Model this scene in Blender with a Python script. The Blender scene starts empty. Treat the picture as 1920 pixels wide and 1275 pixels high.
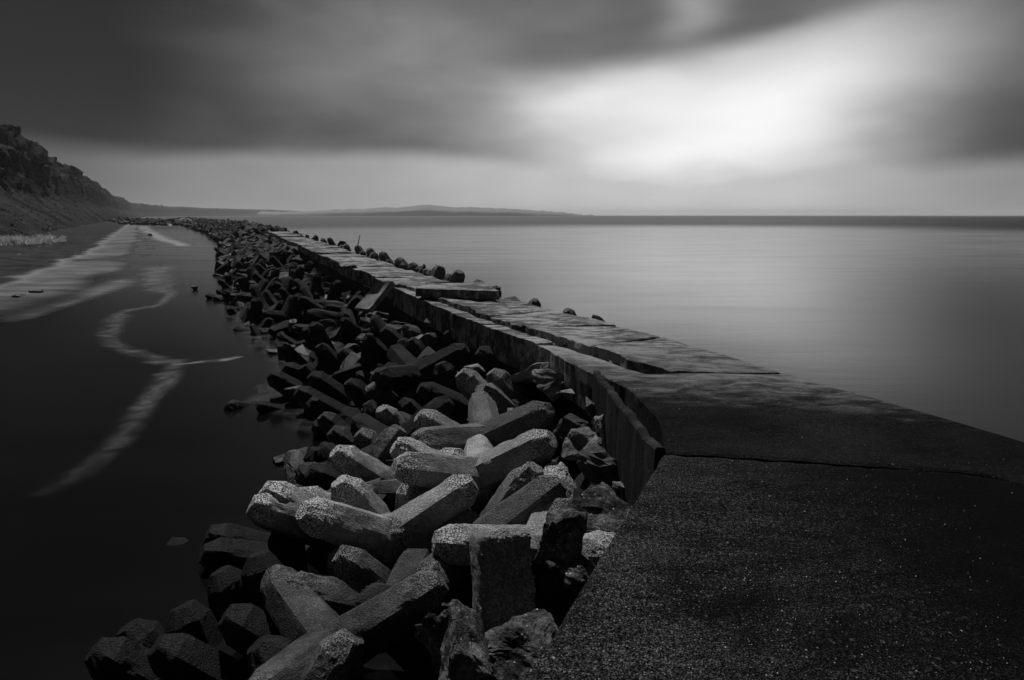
import bpy, bmesh, math, random
from mathutils import Vector, Matrix, Quaternion, noise
R = math.radians
S = bpy.context.scene
COL = S.collection
random.seed(7)

# ------------------------------------------------------------------ node helper
class V:
    """a float socket with operators"""
    def __init__(s, nt, sock): s.nt, s.s = nt, sock
    def _m(s, op, *a, clamp=False):
        n = s.nt.nodes.new('ShaderNodeMath'); n.operation = op; n.use_clamp = clamp
        for i, v in enumerate((s,) + a):
            if isinstance(v, V): s.nt.links.new(v.s, n.inputs[i])
            else: n.inputs[i].default_value = v
        return V(s.nt, n.outputs[0])
    def __add__(s, o): return s._m('ADD', o)
    __radd__ = __add__
    def __sub__(s, o): return s._m('SUBTRACT', o)
    def __rsub__(s, o): return (s * -1.0) + o
    def __mul__(s, o): return s._m('MULTIPLY', o)
    __rmul__ = __mul__
    def __truediv__(s, o): return s._m('DIVIDE', o)
    def pow(s, o): return s._m('POWER', o)
    def exp(s): return s._m('EXPONENT')
    def abs(s): return s._m('ABSOLUTE')
    def clamp(s): return s._m('ADD', 0.0, clamp=True)
    def mx(s, o): return s._m('MAXIMUM', o)
    def mn(s, o): return s._m('MINIMUM', o)
    def smooth(s, a, b):
        n = s.nt.nodes.new('ShaderNodeMapRange'); n.interpolation_type = 'SMOOTHSTEP'
        s.nt.links.new(s.s, n.inputs['Value'])
        lo, hi, t0, t1 = (a, b, 0.0, 1.0) if a < b else (b, a, 1.0, 0.0)
        n.inputs['From Min'].default_value = lo; n.inputs['From Max'].default_value = hi
        n.inputs['To Min'].default_value = t0; n.inputs['To Max'].default_value = t1
        return V(s.nt, n.outputs['Result'])
def lerp(a, b, t): return a + (b - a) * t

class Mat:
    def __init__(s, name):
        s.m = bpy.data.materials.new(name); s.m.use_nodes = True
        s.nt = s.m.node_tree; s.nt.nodes.clear()
        s.out = s.new('ShaderNodeOutputMaterial'); s.b = None
    def new(s, t): return s.nt.nodes.new(t)
    def link(s, a, b): s.nt.links.new(a.s if isinstance(a, V) else a, b)
    def coord(s, kind='Object'): return s.new('ShaderNodeTexCoord').outputs[kind]
    def pos(s):
        g = s.new('ShaderNodeNewGeometry'); x = s.new('ShaderNodeSeparateXYZ'); s.link(g.outputs['Position'], x.inputs[0])
        return [V(s.nt, x.outputs[i]) for i in range(3)]
    def posvec(s): return s.new('ShaderNodeNewGeometry').outputs['Position']
    def scaled(s, vec, sc, off=None):
        n = s.new('ShaderNodeMapping'); s.link(vec, n.inputs['Vector']); n.inputs['Scale'].default_value = sc
        if off is not None: s.link(off, n.inputs['Location'])
        return n.outputs[0]
    def noise(s, vec, scale, detail=4, rough=.55, dist=0):
        n = s.new('ShaderNodeTexNoise'); s.link(vec, n.inputs['Vector'])
        n.inputs['Scale'].default_value = scale; n.inputs['Detail'].default_value = detail
        n.inputs['Roughness'].default_value = rough; n.inputs['Distortion'].default_value = dist
        return V(s.nt, n.outputs['Fac'])
    def voro(s, vec, scale, out='Distance', feature='F1'):
        n = s.new('ShaderNodeTexVoronoi'); n.feature = feature; s.link(vec, n.inputs['Vector']); n.inputs['Scale'].default_value = scale
        if out == 'Rand':
            x = s.new('ShaderNodeSeparateColor'); s.link(n.outputs['Color'], x.inputs[0]); return V(s.nt, x.outputs[0])
        return V(s.nt, n.outputs[out])
    def attr(s, name):
        n = s.new('ShaderNodeAttribute'); n.attribute_name = name; return V(s.nt, n.outputs['Fac'])
    def rnd(s):
        return V(s.nt, s.new('ShaderNodeObjectInfo').outputs['Random'])
    def grey(s, v):
        n = s.new('ShaderNodeCombineColor')
        for i in range(3):
            s.link(v, n.inputs[i])
        return n.outputs[0]
    def bsdf(s, col, rough=.9, spec=.3, bump=None, bstr=.5, bdist=.02, ior=1.5):
        b = s.new('ShaderNodeBsdfPrincipled'); s.b = b
        if isinstance(col, V): s.link(s.grey(col), b.inputs['Base Color'])
        else: b.inputs['Base Color'].default_value = (col, col, col, 1)
        if isinstance(rough, V): s.link(rough, b.inputs['Roughness'])
        else: b.inputs['Roughness'].default_value = rough
        if isinstance(spec, V): s.link(spec, b.inputs['Specular IOR Level'])
        else: b.inputs['Specular IOR Level'].default_value = spec
        b.inputs['IOR'].default_value = ior
        if bump is not None:
            n = s.new('ShaderNodeBump'); s.link(bump, n.inputs['Height'])
            (s.link(bstr, n.inputs['Strength']) if isinstance(bstr, V) else setattr(n.inputs['Strength'], 'default_value', bstr)); n.inputs['Distance'].default_value = bdist
            s.link(n.outputs[0], b.inputs['Normal'])
        s.link(b.outputs[0], s.out.inputs['Surface'])
        return s.m

# ------------------------------------------------------------------ camera
F, PITCH, H, D = 1150.0, R(11.5), 3.2, 1.6      # focal (px of 1920), pitch, camera over water, deck over water
cam = bpy.data.cameras.new('camera'); camo = bpy.data.objects.new('camera', cam); COL.objects.link(camo)
cam.sensor_width = 36; cam.lens = F / 1920 * 36; cam.clip_start = .05; cam.clip_end = 30000
camo.location = (0, 0, H); camo.rotation_euler = (R(90) - PITCH, 0, 0)
S.camera = camo
def ray(px, py):
    dx = (px - 960) / F; v = -(py - 637.5) / F
    return Vector((dx, math.cos(PITCH) + v * math.sin(PITCH), -math.sin(PITCH) + v * math.cos(PITCH)))
CAM = Vector((0, 0, H))
def at(px, py, z=0.0):
    d = ray(px, py); return CAM + d * ((z - H) / d.z)
def atd(px, py, y):
    d = ray(px, py); return CAM + d * (y / d.y)
def azel(px, py):
    d = ray(px, py).normalized(); return math.degrees(math.atan2(d.x, d.y)), math.degrees(math.asin(d.z))

# ------------------------------------------------------------------ world: overcast, long-exposure cloud streaks
W = bpy.data.worlds.new('World'); S.world = W; W.use_nodes = True
nt = W.node_tree; nt.nodes.clear()
SUN_EL, SUN_AZ = 60, -22       # azimuth from +Y, negative to the left
def world():
    tc = nt.nodes.new('ShaderNodeTexCoord'); sx = nt.nodes.new('ShaderNodeSeparateXYZ')
    nt.links.new(tc.outputs['Generated'], sx.inputs[0])
    x, y, z = [V(nt, sx.outputs[i]) for i in range(3)]
    az = x._m('ARCTAN2', y) * 57.2958
    el = z._m('ARCSINE') * 57.2958
    # slow warp, stretched sideways, so that cloud edges stay soft and streaky
    mp = nt.nodes.new('ShaderNodeMapping'); nt.links.new(tc.outputs['Generated'], mp.inputs[0]); mp.inputs['Scale'].default_value = (1.8, 1.8, 5.2)
    def nz(scale, detail, seed):
        m2 = nt.nodes.new('ShaderNodeVectorMath'); m2.operation = 'ADD'; nt.links.new(mp.outputs[0], m2.inputs[0]); m2.inputs[1].default_value = (seed, seed * .7, -seed)
        n = nt.nodes.new('ShaderNodeTexNoise'); nt.links.new(m2.outputs[0], n.inputs['Vector'])
        n.inputs['Scale'].default_value = scale; n.inputs['Detail'].default_value = detail; n.inputs['Roughness'].default_value = .45
        return V(nt, n.outputs['Fac']) - .5
    w1, w2, w3 = nz(1.7, 3, 3.1), nz(1.7, 3, 9.4), nz(3.2, 4, 5.2)
    A = az + w1 * 14.0
    E = el + w2 * 3.2 + w3 * .8
    def gauss(px, py, sx_, sy_, amp, tilt=0.0):
        a, e = azel(px, py); da = A - a; de = E - e + da * tilt
        return ((da / sx_).pow(2.0) + (de / sy_).pow(2.0))._m('MULTIPLY', -1.0).exp() * amp
    # high cloud deck
    w4 = nz(6.0, 4, 1.3)
    base = .095 + (w3 * .14) + (w1 * .10) + w4 * .09
    v = base + gauss(760, 90, 12, 6, .10) + gauss(560, 160, 10, 5, .03)
    # the clear bright gap
    v = v + gauss(1290, 205, 13.5, 4.6, .42, -.05) + gauss(1520, 160, 13, 5.0, .42, -.12) + gauss(1650, 60, 8, 4, .10, -.2) + gauss(1130, 165, 5, 2.8, .30) + gauss(1010, 230, 14, 2.4, .10) + gauss(1400, 300, 15, 3.4, .40) + gauss(1180, 330, 12, 2.4, .20)
    # dark slab of cloud above the gap, its edge rising to the right
    a0, e0 = azel(900, 128); a1, e1 = azel(1230, 118); a2, e2 = azel(1480, 62); a3, e3 = azel(1720, -6)
    edge = e0 + (A - a1).mx(0.0) * ((e3 - e1) / (a3 - a1)) + (e1 - e0) * 1.0
    slab = (E - edge).smooth(-1.1, 1.6) * A.smooth(azel(840, 100)[0], azel(1000, 100)[0])
    v = lerp(v, .10 + w3 * .12 + gauss(1270, 5, 3.6, 3.0, .22) + gauss(760, 40, 12, 6, .10), slab * .92)
    # right-hand gloom
    v = v * lerp(1.0, .42, az.smooth(24.5, 41.0) * .93)
    v = v * (1.0 - gauss(1860, 270, 7, 2.6, .55)) * (1.0 - gauss(760, 235, 10, 1.9, .35))
    v = v + gauss(1720, 30, 6, 2.5, .08)
    # left gloom
    v = v * lerp(1.0, .07, az.smooth(-6.0, -37.0)) * (1.0 - gauss(60, 60, 12, 6, .35))
    # clear strip over the horizon, under the cloud base
    ab, eb = azel(400, 292)
    strip = (E - eb + (az + 20.0) * .012).smooth(1.15, -.9)
    hb = lerp(.60, .23, az.smooth(16.0, -30.0)) * lerp(1.0, .30, az.smooth(-24.0, -40.0)) * lerp(1.0, .42, az.smooth(20.0, 40.0))
    v = lerp(v, hb.mx(v * .95) * (1.0 + w4 * .25), strip)
    # behind and beside the camera the cloud goes on, even and dull
    side = az.abs().smooth(44.0, 90.0)
    v = lerp(v, .042 + w1 * .03, side)
    v = lerp(v, .05 + w1 * .03, el.smooth(19.0, 40.0))
    v = v.mx(.012)
    # physically based sky behind the cloud gives the level; the photograph is monochrome
    sky = nt.nodes.new('ShaderNodeTexSky'); sky.sky_type = 'NISHITA'; sky.sun_disc = False
    sky.sun_elevation = R(SUN_EL); sky.sun_rotation = R(SUN_AZ)
    bw = nt.nodes.new('ShaderNodeRGBToBW'); nt.links.new(sky.outputs[0], bw.inputs[0])
    tot = v * 10.0 + V(nt, bw.outputs[0]) * .02
    cc = nt.nodes.new('ShaderNodeCombineColor')
    for i in range(3): nt.links.new(tot.s, cc.inputs[i])
    bg = nt.nodes.new('ShaderNodeBackground'); nt.links.new(cc.outputs[0], bg.inputs[0]); bg.inputs[1].default_value = .1
    o = nt.nodes.new('ShaderNodeOutputWorld'); nt.links.new(bg.outputs[0], o.inputs[0])
world()
# ------------------------------------------------------------------ sun through thin cloud
sl = bpy.data.lights.new('sun', 'SUN'); sl.energy = 4.0; sl.angle = R(1.5); so = bpy.data.objects.new('sun', sl); COL.objects.link(so)
sd = Vector((math.sin(R(SUN_AZ)) * math.cos(R(SUN_EL)), math.cos(R(SUN_AZ)) * math.cos(R(SUN_EL)), math.sin(R(SUN_EL))))
so.rotation_euler = (-sd).to_track_quat('-Z', 'Y').to_euler(); so.location = sd * 60
S.view_settings.view_transform = 'Standard'; S.view_settings.look = 'None'; S.view_settings.exposure = 0; S.view_settings.gamma = 1

# ------------------------------------------------------------------ object helpers
def obj(name, me, mat=None, parent=None, loc=None):
    o = bpy.data.objects.new(name, me); COL.objects.link(o)
    if mat and me and not me.materials: me.materials.append(mat)
    if parent: o.parent = parent
    if loc is not None: o.location = loc
    return o
def tag(o, label, cat, group=None):
    o['label'] = label; o['category'] = cat
    if group: o['group'] = group
    return o
def kind(o, k): o['kind'] = k; return o
def mesh(name, vs, fs, smooth=False, attr=None):
    me = bpy.data.meshes.new(name); me.from_pydata([tuple(v) for v in vs], [], fs); me.update()
    if smooth: me.polygons.foreach_set('use_smooth', [True] * len(me.polygons))
    if attr:
        for k, vals in attr.items():
            a = me.attributes.new(k, 'FLOAT', 'POINT'); a.data.foreach_set('value', vals)
    return me
def fbm(p, o=4, h=.9): return noise.fractal(p, h, 2.1, o)
def sstep(a, b, x):
    t = max(0, min(1, (x - a) / (b - a))); return t * t * (3 - 2 * t)
def interp(pts, y):
    """x as a function of y over a polyline sorted by y (extrapolates)"""
    if y <= pts[0][1]: a, b = pts[0], pts[1]
    elif y >= pts[-1][1]: a, b = pts[-2], pts[-1]
    else:
        for a, b in zip(pts, pts[1:]):
            if a[1] <= y <= b[1]: break
    return a[0] + (b[0] - a[0]) * (y - a[1]) / (b[1] - a[1])

# ------------------------------------------------------------------ materials
def m_tetra(name='weathered_concrete', k=1.0):
    m = Mat(name); oc = m.coord(); rn = m.rnd()
    sh = m.new('ShaderNodeVectorMath'); sh.operation = 'ADD'; m.link(oc, sh.inputs[0])
    cx = m.new('ShaderNodeCombineXYZ'); m.link(rn * 37.0, cx.inputs[0]); m.link(rn * 91.0, cx.inputs[1]); m.link(cx.outputs[0], sh.inputs[1])
    vec = sh.outputs[0]
    tip = m.attr('tip'); z = m.pos()[2]
    big = m.noise(vec, 3.0, 5, .6); mid = m.noise(vec, 14, 4, .6); fine = m.noise(vec, 80, 2, .75); sp = m.voro(vec, 58, 'Rand'); sd_ = m.voro(vec, 58)
    col = lerp(.20, .36, big.smooth(.3, .7)) + (mid - .5) * .16
    worn = (tip * 1.1 + big * 1.0 - .62 + (mid - .5) * .5).clamp()
    col = lerp(col, col * 1.35 + .10, worn)
    pits = fine.smooth(.54, .44) * lerp(.42, 1.0, worn)
    col = lerp(col, .022, pits)
    specks = sp.smooth(.80, .90) * sd_.smooth(.5, .25) * lerp(.30, .95, worn)
    col = lerp(col, .75, specks)
    # weed and damp up to the reach of the water
    wn = m.noise(m.posvec(), 1.3, 4, .6)
    wet = (z + (wn - .5) * .8 + (mid - .5) * .25).smooth(.74, .34)
    dry = rn * .45 + .72
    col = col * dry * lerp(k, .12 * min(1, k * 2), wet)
    bump = fine * .6 + mid * .5 + specks * .7 - pits * .5
    return m.bsdf(col.mx(.005), lerp(.92, .6, wet), .15, bump, .9, .014)
def m_agg():
    m = Mat('broken_aggregate'); vec = m.coord(); f = m.noise(vec, 70, 3, .7); g = m.noise(vec, 22, 4, .7); b = m.noise(vec, 4, 4); sp = m.voro(vec, 55, 'Rand'); sd_ = m.voro(vec, 55)
    col = lerp(.02, .12, b.smooth(.3, .7)) * lerp(.3, 1.5, g.smooth(.32, .66)) * lerp(.5, 1.4, f)
    col = lerp(col, .45, sp.smooth(.90, .95) * sd_.smooth(.4, .2))
    return m.bsdf(col.mx(.008), .95, .08, f * .4 + g * .9, 1.0, .03)
def m_rock(name, lo, hi, wetz=.9, wetf=.3):
    m = Mat(name); vec = m.coord(); rn = m.rnd(); n = m.noise(vec, 4, 5, .6); f = m.noise(vec, 40, 3, .65); z = m.pos()[2]
    wn = m.noise(m.posvec(), 1.1, 3)
    wet = (z + (wn - .5) * .8).smooth(wetz, wetz - .6)
    col = lerp(lo, hi, n.smooth(.3, .7)) * (rn * .7 + .65) * lerp(1.0, wetf, wet) * lerp(.6, 1.3, f)
    return m.bsdf(col.mx(.006), lerp(.9, .55, wet), .3, n * .6 + f * .4, .8, .03)
def m_deck(name, near):
    m = Mat(name); pv = m.posvec(); x, y, z = m.pos()
    big = m.noise(m.scaled(pv, (.7, 1.1, 1)), 1.1, 5, .6, .4); mid = m.noise(m.scaled(pv, (2.2, 5.5, 3)), 1.6, 5, .65, .5); fine = m.noise(pv, 130, 2, .75); f2 = m.noise(pv, 45, 3, .7)
    vr = m.voro(pv, 78, 'Rand'); vd = m.voro(pv, 78); vr2 = m.voro(pv, 26, 'Rand'); vd2 = m.voro(pv, 26)
    if near:
        col = lerp(.002, .085, fine.smooth(.42, .72)) * lerp(.25, 1.5, big.smooth(.32, .68)) * lerp(.35, 1.6, f2.smooth(.35, .65)) * lerp(.55, 1.25, mid.smooth(.35, .65))
        # corner vignette painted into the colour, seaward half darkened almost to black
        vignette = (x * .55 - y * .10 + (big - .5) * 1.6).smooth(.05, 1.15)
        col = col * lerp(1.0, .07, vignette)
        grit = vr.smooth(.86, .95) * vd.smooth(.42, .2)
        col = col + grit * lerp(.15, .012, vignette) + vr2.smooth(.80, .92) * vd2.smooth(.30, .16) * lerp(.05, .004, vignette) + vr2.smooth(.975, .985) * vd2.smooth(.12, .06) * .3
    else:
        col = lerp(.05, .18, (mid * .6 + big * .4).smooth(.36, .62)) * lerp(.5, 1.5, f2)
        pale = (mid + (big - .5) * .6).smooth(.46, .60) * y.smooth(6.0, 8.5)
        col = lerp(col, .36, pale * lerp(.35, 1.0, f2.smooth(.38, .58)) * .9)
        # the stretch by the bend takes the landing's dark tone, its seaward vignette painted too
        dark = (y + (mid - .5) * 1.6 + x * .25).smooth(6.9, 5.4)
        col = lerp(col, lerp(.001, .045, fine.smooth(.42, .72)) * lerp(.2, 1.0, big.smooth(.3, .7)) * lerp(.3, 1.4, f2.smooth(.35, .65)) * lerp(1.0, .35, (x + (big - .5) * 2.0).smooth(2.2, 4.0)), dark * .97)
        col = col + vr2.smooth(.975, .985) * vd2.smooth(.16, .08) * .4
        col = col + vr.smooth(.93, .98) * vd.smooth(.4, .2) * .07
    bump = fine * .7 + f2 * .6 + vr * vd.smooth(.5, .2) * .5
    return m.bsdf(col.mx(.0015), .95, .04, bump, 1.0, .02)
def m_wall():
    m = Mat('stained_wall_concrete'); pv = m.posvec(); x, y, z = m.pos()
    st = m.noise(m.scaled(pv, (3, 3, .35)), 1.6, 5, .6); n = m.noise(pv, 9, 5, .65); f = m.noise(pv, 70, 2, .7)
    col = lerp(.010, .036, st.smooth(.42, .75)) * lerp(.4, 1.5, n) * lerp(.5, 1.0, (z + (n - .5) * .5).smooth(.5, 1.4))
    return m.bsdf(col.mx(.006), .9, .12, n * .7 + f * .3, .8, .02)
def m_water():
    m = Mat('slow_water'); pv = m.posvec(); x, y, z = m.pos()
    far = m.noise(m.scaled(pv, (.0035, .011, 1)), 1.0, 4, .6, .3)
    dist = (x * x + y * y).pow(.5)
    ruff = dist.smooth(130.0, 260.0) * (far * .9 + x * .0004 + .42).clamp()
    streak = m.noise(m.scaled(pv, (.11, .55, 1)), 1.0, 5, .6, .5)
    cell = m.noise(m.scaled(pv, (.03, .12, 1)), 1.0, 4, .6, .6)
    lag = (x + y * .44).smooth(2.0, -1.0)
    rough = lag * .03 + lerp(.125, .165, streak.smooth(.35, .7)) + (cell - .5) * .05 + ruff * .30
    rip = m.noise(m.scaled(pv, (.9, 3.2, 1)), 1.0, 4, .6)
    rip2 = m.noise(m.scaled(pv, (.02, .09, 1)), 1.0, 4, .6)
    milk = (x + y * .44).smooth(2.5, 6.0) * lerp(.4, 1.2, cell) * dist.smooth(160.0, 60.0)
    return m.bsdf(milk * .020 + .0008, rough, .5, rip * .35 + rip2 * 5.0 * ruff, .13, .05, 1.33)
def m_sand():
    m = Mat('dark_sand'); pv = m.posvec(); x, y, z = m.pos(); n = m.noise(pv, .6, 6, .65, .3); f = m.noise(pv, 5, 4, .7); st = m.noise(m.scaled(pv, (.25, .9, 1)), 1.0, 5, .6, .8)
    wet = (z + (n - .5) * .08).smooth(.14, .05)
    col = lerp(.004, .026, n.smooth(.3, .7)) * lerp(.3, 1.6, f)
    col = lerp(col, .085 + st.smooth(.40, .62) * .085, wet * .95)
    col = col * lerp(.06, 1.0, (z + (n - .5) * .03).smooth(.0, .05))
    deb = m.voro(pv, 1.6, 'Rand').smooth(.93, .96) * m.voro(pv, 1.6).smooth(.28, .12)
    col = col + deb * .3 * lerp(1.0, .1, wet)
    return m.bsdf(col, lerp(.95, .28, wet), lerp(.2, .55, wet), n * .5 + f * .5, lerp(.6, .05, wet), .08, 1.33)
def m_cliff():
    m = Mat('cliff_earth'); pv = m.posvec(); x, y, z = m.pos(); g = m.new('ShaderNodeNewGeometry'); nx = m.new('ShaderNodeSeparateXYZ'); m.link(g.outputs['Normal'], nx.inputs[0])
    steep = V(m.nt, nx.outputs[2]).smooth(.82, .50)
    n = m.noise(pv, .12, 6, .65); f = m.noise(pv, .9, 6, .7); st = m.noise(m.scaled(pv, (.05, .05, .9)), 1.0, 5, .65, .6); tuft = m.noise(pv, 2.5, 4, .7)
    rock = lerp(.003, .045, st.smooth(.35, .65)) * lerp(.5, 1.5, f)
    grass = lerp(.012, .065, n.smooth(.35, .65)) * lerp(.45, 1.5, tuft.smooth(.35, .65))
    return m.bsdf(lerp(grass, rock, steep), .95, .05, f * .9 + tuft * .3 + st * .5, 1.0, 2.2)
def m_plain(name, c, rough=.9, sp=.2):
    m = Mat(name); vec = m.coord(); n = m.noise(vec, 5, 4, .6); return m.bsdf(lerp(c * .6, c * 1.3, n), rough, sp, n, .5, .02)
def m_foam():
    m = Mat('thin_foam'); uv = m.coord('UV'); sx = m.new('ShaderNodeSeparateXYZ'); m.link(uv, sx.inputs[0])
    u, v = V(m.nt, sx.outputs[0]), V(m.nt, sx.outputs[1])
    n = m.noise(m.posvec(), 1.2, 5, .65, .6); n2 = m.noise(m.posvec(), 6, 4, .7)
    w_ = m.noise(m.posvec(), 1.1, 5, .65, 1.2)
    a = (((v - .5) * 2.0 + (n - .5) * 1.5).abs().smooth(.85, .0)) * lerp(.05, 1.5, w_.smooth(.28, .72)) * u.smooth(.0, .06) * u.smooth(1.0, .94) * lerp(.6, 1.0, n2.smooth(.3, .65)) * lerp(.5, 1.2, n) * m.attr('amp')
    tr = m.new('ShaderNodeBsdfTransparent'); df = m.new('ShaderNodeBsdfDiffuse'); df.inputs[0].default_value = (.75, .75, .75, 1)
    edge = (v - .5).abs().smooth(.5, .38)
    mx = m.new('ShaderNodeMixShader'); m.link((a * edge).clamp(), mx.inputs[0]); m.link(tr.outputs[0], mx.inputs[1]); m.link(df.outputs[0], mx.inputs[2]); m.link(mx.outputs[0], m.out.inputs['Surface'])
    return m.m
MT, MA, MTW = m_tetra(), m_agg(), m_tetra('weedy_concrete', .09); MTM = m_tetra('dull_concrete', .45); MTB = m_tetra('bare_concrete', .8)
MR = m_rock('dark_wet_stone', .02, .055, .9, .16); MRL = m_rock('pale_rubble_stone', .06, .19, .8, .4); MB_ = m_rock('bed_stone', .02, .05, 1.2, .5)
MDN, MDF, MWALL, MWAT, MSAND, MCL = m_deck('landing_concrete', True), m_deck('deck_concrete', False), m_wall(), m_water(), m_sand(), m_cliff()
MSCR = m_plain('dark_scrub', .05); MF = m_foam(); MISL = m_plain('island_scrub', .15); MGR = m_plain('pale_reed', .35); _t = MGR.node_tree; _x = _t.nodes.new('ShaderNodeBsdfTranslucent'); _x.inputs[0].default_value = (.4, .4, .4, 1); _y = _t.nodes.new('ShaderNodeMixShader'); _p = [n for n in _t.nodes if n.type == 'BSDF_PRINCIPLED'][0]; _o = [n for n in _t.nodes if n.type == 'OUTPUT_MATERIAL'][0]; _t.links.new(_p.outputs[0], _y.inputs[1]); _t.links.new(_x.outputs[0], _y.inputs[2]); _t.links.new(_y.outputs[0], _o.inputs[0]); MWOOD = m_plain('bleached_driftwood', .45); MPALE = m_plain('pale_rubble', .34)

# ------------------------------------------------------------------ sea
def sea():
    # rings of cells growing outward, so the near part is finely cut
    rs = [0, 6, 14, 30, 70, 160, 400, 1000, 2600, 8000]; n = 64
    vs = [(0, 0, 0)]; fs = []
    for r in rs[1:]:
        for k in range(n):
            a = 2 * math.pi * k / n; vs.append((r * math.sin(a), r * math.cos(a), 0))
    for k in range(n): fs.append((0, 1 + (k + 1) % n, 1 + k))
    for i in range(len(rs) - 2):
        for k in range(n):
            a = 1 + i * n + k; b = 1 + i * n + (k + 1) % n; fs.append((a, b, b + n, a + n))
    kind(obj('water', mesh('water', vs, fs), MWAT), 'structure')
    # sea floor well below, so the ground is closed under the water
    kind(obj('ground', mesh('ground', [(-8000, -8000, -.9), (8000, -8000, -.9), (8000, 8000, -.9), (-8000, 8000, -.9)], [(0, 1, 2, 3)]), MSAND), 'structure')
sea()

# ------------------------------------------------------------------ shore and cliff
SH = [at(0, 552, 0), at(100, 508, 0), at(190, 470, 0), Vector((-146, 239, 0)), Vector((-430, 720, 0)), Vector((-690, 1180, 0)), Vector((-960, 1800, 0)), Vector((-1150, 2600, 0)), Vector((-1230, 3800, 0))]
d0 = (SH[0] - SH[1]).normalized()
SH.insert(0, SH[0] + d0 * 25 + Vector((-6, 0, 0))); SH.insert(0, SH[0] + Vector((-14, -40, 0)))
def shore():
    # resample the shoreline
    pts, acc = [], 0.0
    segs = []
    for a, b in zip(SH, SH[1:]):
        segs.append((a, b, (b - a).length))
    total = sum(s[2] for s in segs); s = 0; samples = []
    while s < total:
        t = s
        for a, b, l in segs:
            if t <= l: p = a.lerp(b, t / l); break
            t -= l
        samples.append((s, p)); dist = max(15, p.length); s += max(.7, dist * (.0065 if p.y < 900 else .013))
    N = len(samples)
    # smooth
    P = [p.copy() for _, p in samples]
    for _ in range(24):
        Q = [P[0]] + [(P[i - 1] + P[i] * 2 + P[i + 1]) / 4 for i in range(1, N - 1)] + [P[-1]]; P = Q
    ds = [-14, -11, -9, -7, -5.5, -4, -3, -2, -1, 0, 1, 2, 3, 4, 5, 6, 7, 8, 9, 10] + [11 + .6 * i for i in range(51)] + [43, 48, 54, 64, 80, 110, 160]
    vb, fb = [], []
    for i in range(N):
        T = (P[min(i + 1, N - 1)] - P[max(i - 1, 0)]).normalized(); Nn = Vector((-T.y, T.x, 0))
        if Nn.x > 0: Nn = -Nn
        s = samples[i][0]; far = sstep(300, 1500, s)
        hmul = .95 + .12 * noise.noise(Vector((s * .008, 3, 0))) - .10 * far
        w = 1 - .25 * sstep(150, 500, s)
        notch = sstep(.25, .6, noise.noise(Vector((s * .017, 8.3, 1)))) * .22 if s > 90 else 0
        for d in ds:
            p = P[i] + Nn * d
            q = Vector((p.x * .06, p.y * .06, 0))
            dd = d / w + 2.2 * noise.noise(q * 1.3 + Vector((0, 0, 4)))
            if d < 0:
                wg = 1.6 * noise.noise(Vector((s * .07, 0, 3))) + .7 * noise.noise(Vector((s * .21, 0, 6)))
                z = .05 + .006 * d - .16 * (1 - sstep(-8.5, -4.0, d + wg)) - .05 * math.exp(-((d + 3.4 + wg) / .8) ** 2)
            elif d < 8: z = .05 + .072 * d
            else: z = .62 + .05 * (d - 8)
            gl = fbm(Vector((s * .05, d * .03, 1.7)), 4)
            gl2 = fbm(Vector((s * .16, d * .09, 7.7)), 4); rg = 1 - abs(noise.noise(Vector((s * .07, d * .05, 12)))) * 2; rg2 = 1 - abs(noise.noise(Vector((s * .21, d * .16, 15)))) * 2
            if d > 9:
                talus = max(0, dd - 10) * .70
                z += min(talus, 11.0 + 2.0 * gl)
                cl = .55 * sstep(22, 26.5, dd + 2.6 * gl + 1.6 * gl2 + 1.6 * rg) + .45 * sstep(28, 33, dd + 2.4 * gl + 1.8 * rg2)
                z += (13.5 * cl + min(max(dd - 33, 0), 20) * .12) * hmul * (1 - notch)
                # ledges
                z += 1.1 * cl * (1 - cl) * 4 * math.sin(z * .9 + gl * 3) * .6
                z += (gl2 * 1.3 + rg2 * .7) * sstep(13, 24, d) + gl * 1.4 * sstep(11, 25, d)
                # slumped shelves in the lower slope
                z += .9 * sstep(10, 14, d) * noise.noise(Vector((s * .09, d * .13, 2.2)))
            else:
                z += .10 * noise.noise(Vector((p.x * .35, p.y * .35, 0))) * sstep(-2, 3, d) + .05 * noise.noise(Vector((p.x * .25, p.y * .12, 5)))
            if d > 15:
                cr = sstep(15, 24, d) * (1 - .6 * sstep(40, 60, d)); sc_ = max(1, s / 400)
                q3 = Vector((p.x, p.y, z)) * (.11 / sc_); r3 = fbm(q3, 5, .6); r4 = 1 - 2 * abs(noise.noise(q3 * 2.3 + Vector((5, 0, 0))))
                r5 = fbm(q3 * 5.5, 3, .7)
                p += Nn * (-2.0 * r3 - 1.1 * r4 - .7 * r5) * cr; z += (1.2 * r3 + .5 * r4 + .5 * r5) * cr
            p.z = z; vb.append(p)
    M = len(ds)
    for i in range(N - 1):
        for j in range(M - 1):
            a = i * M + j; fb.append((a, a + M, a + M + 1, a + 1))
    jcut = ds.index(9)
    me = mesh('shore', vb, fb, False); me.materials.append(MSAND); me.materials.append(MCL)
    mi = []
    for i in range(N - 1):
        for j in range(M - 1): mi.append(0 if j < jcut else 1)
    # two pieces of the setting: beach and cliff
    def cut(j0, j1, name, mat):
        K = j1 - j0 + 1; vs = [vb[i * M + j] for i in range(N) for j in range(j0, j1 + 1)]
        fs = [(i * K + j, (i + 1) * K + j, (i + 1) * K + j + 1, i * K + j + 1) for i in range(N - 1) for j in range(K - 1)]
        m2 = mesh(name, vs, fs, name == 'beach'); o = obj(name, m2, mat); kind(o, 'structure')
        bm = bmesh.new(); bm.from_mesh(m2); bmesh.ops.recalc_face_normals(bm, faces=bm.faces)
        if sum(f.normal.z for f in bm.faces) < 0: bmesh.ops.reverse_faces(bm, faces=bm.faces)
        bm.to_mesh(m2); bm.free()
        return o
    bpy.data.meshes.remove(me)
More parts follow.
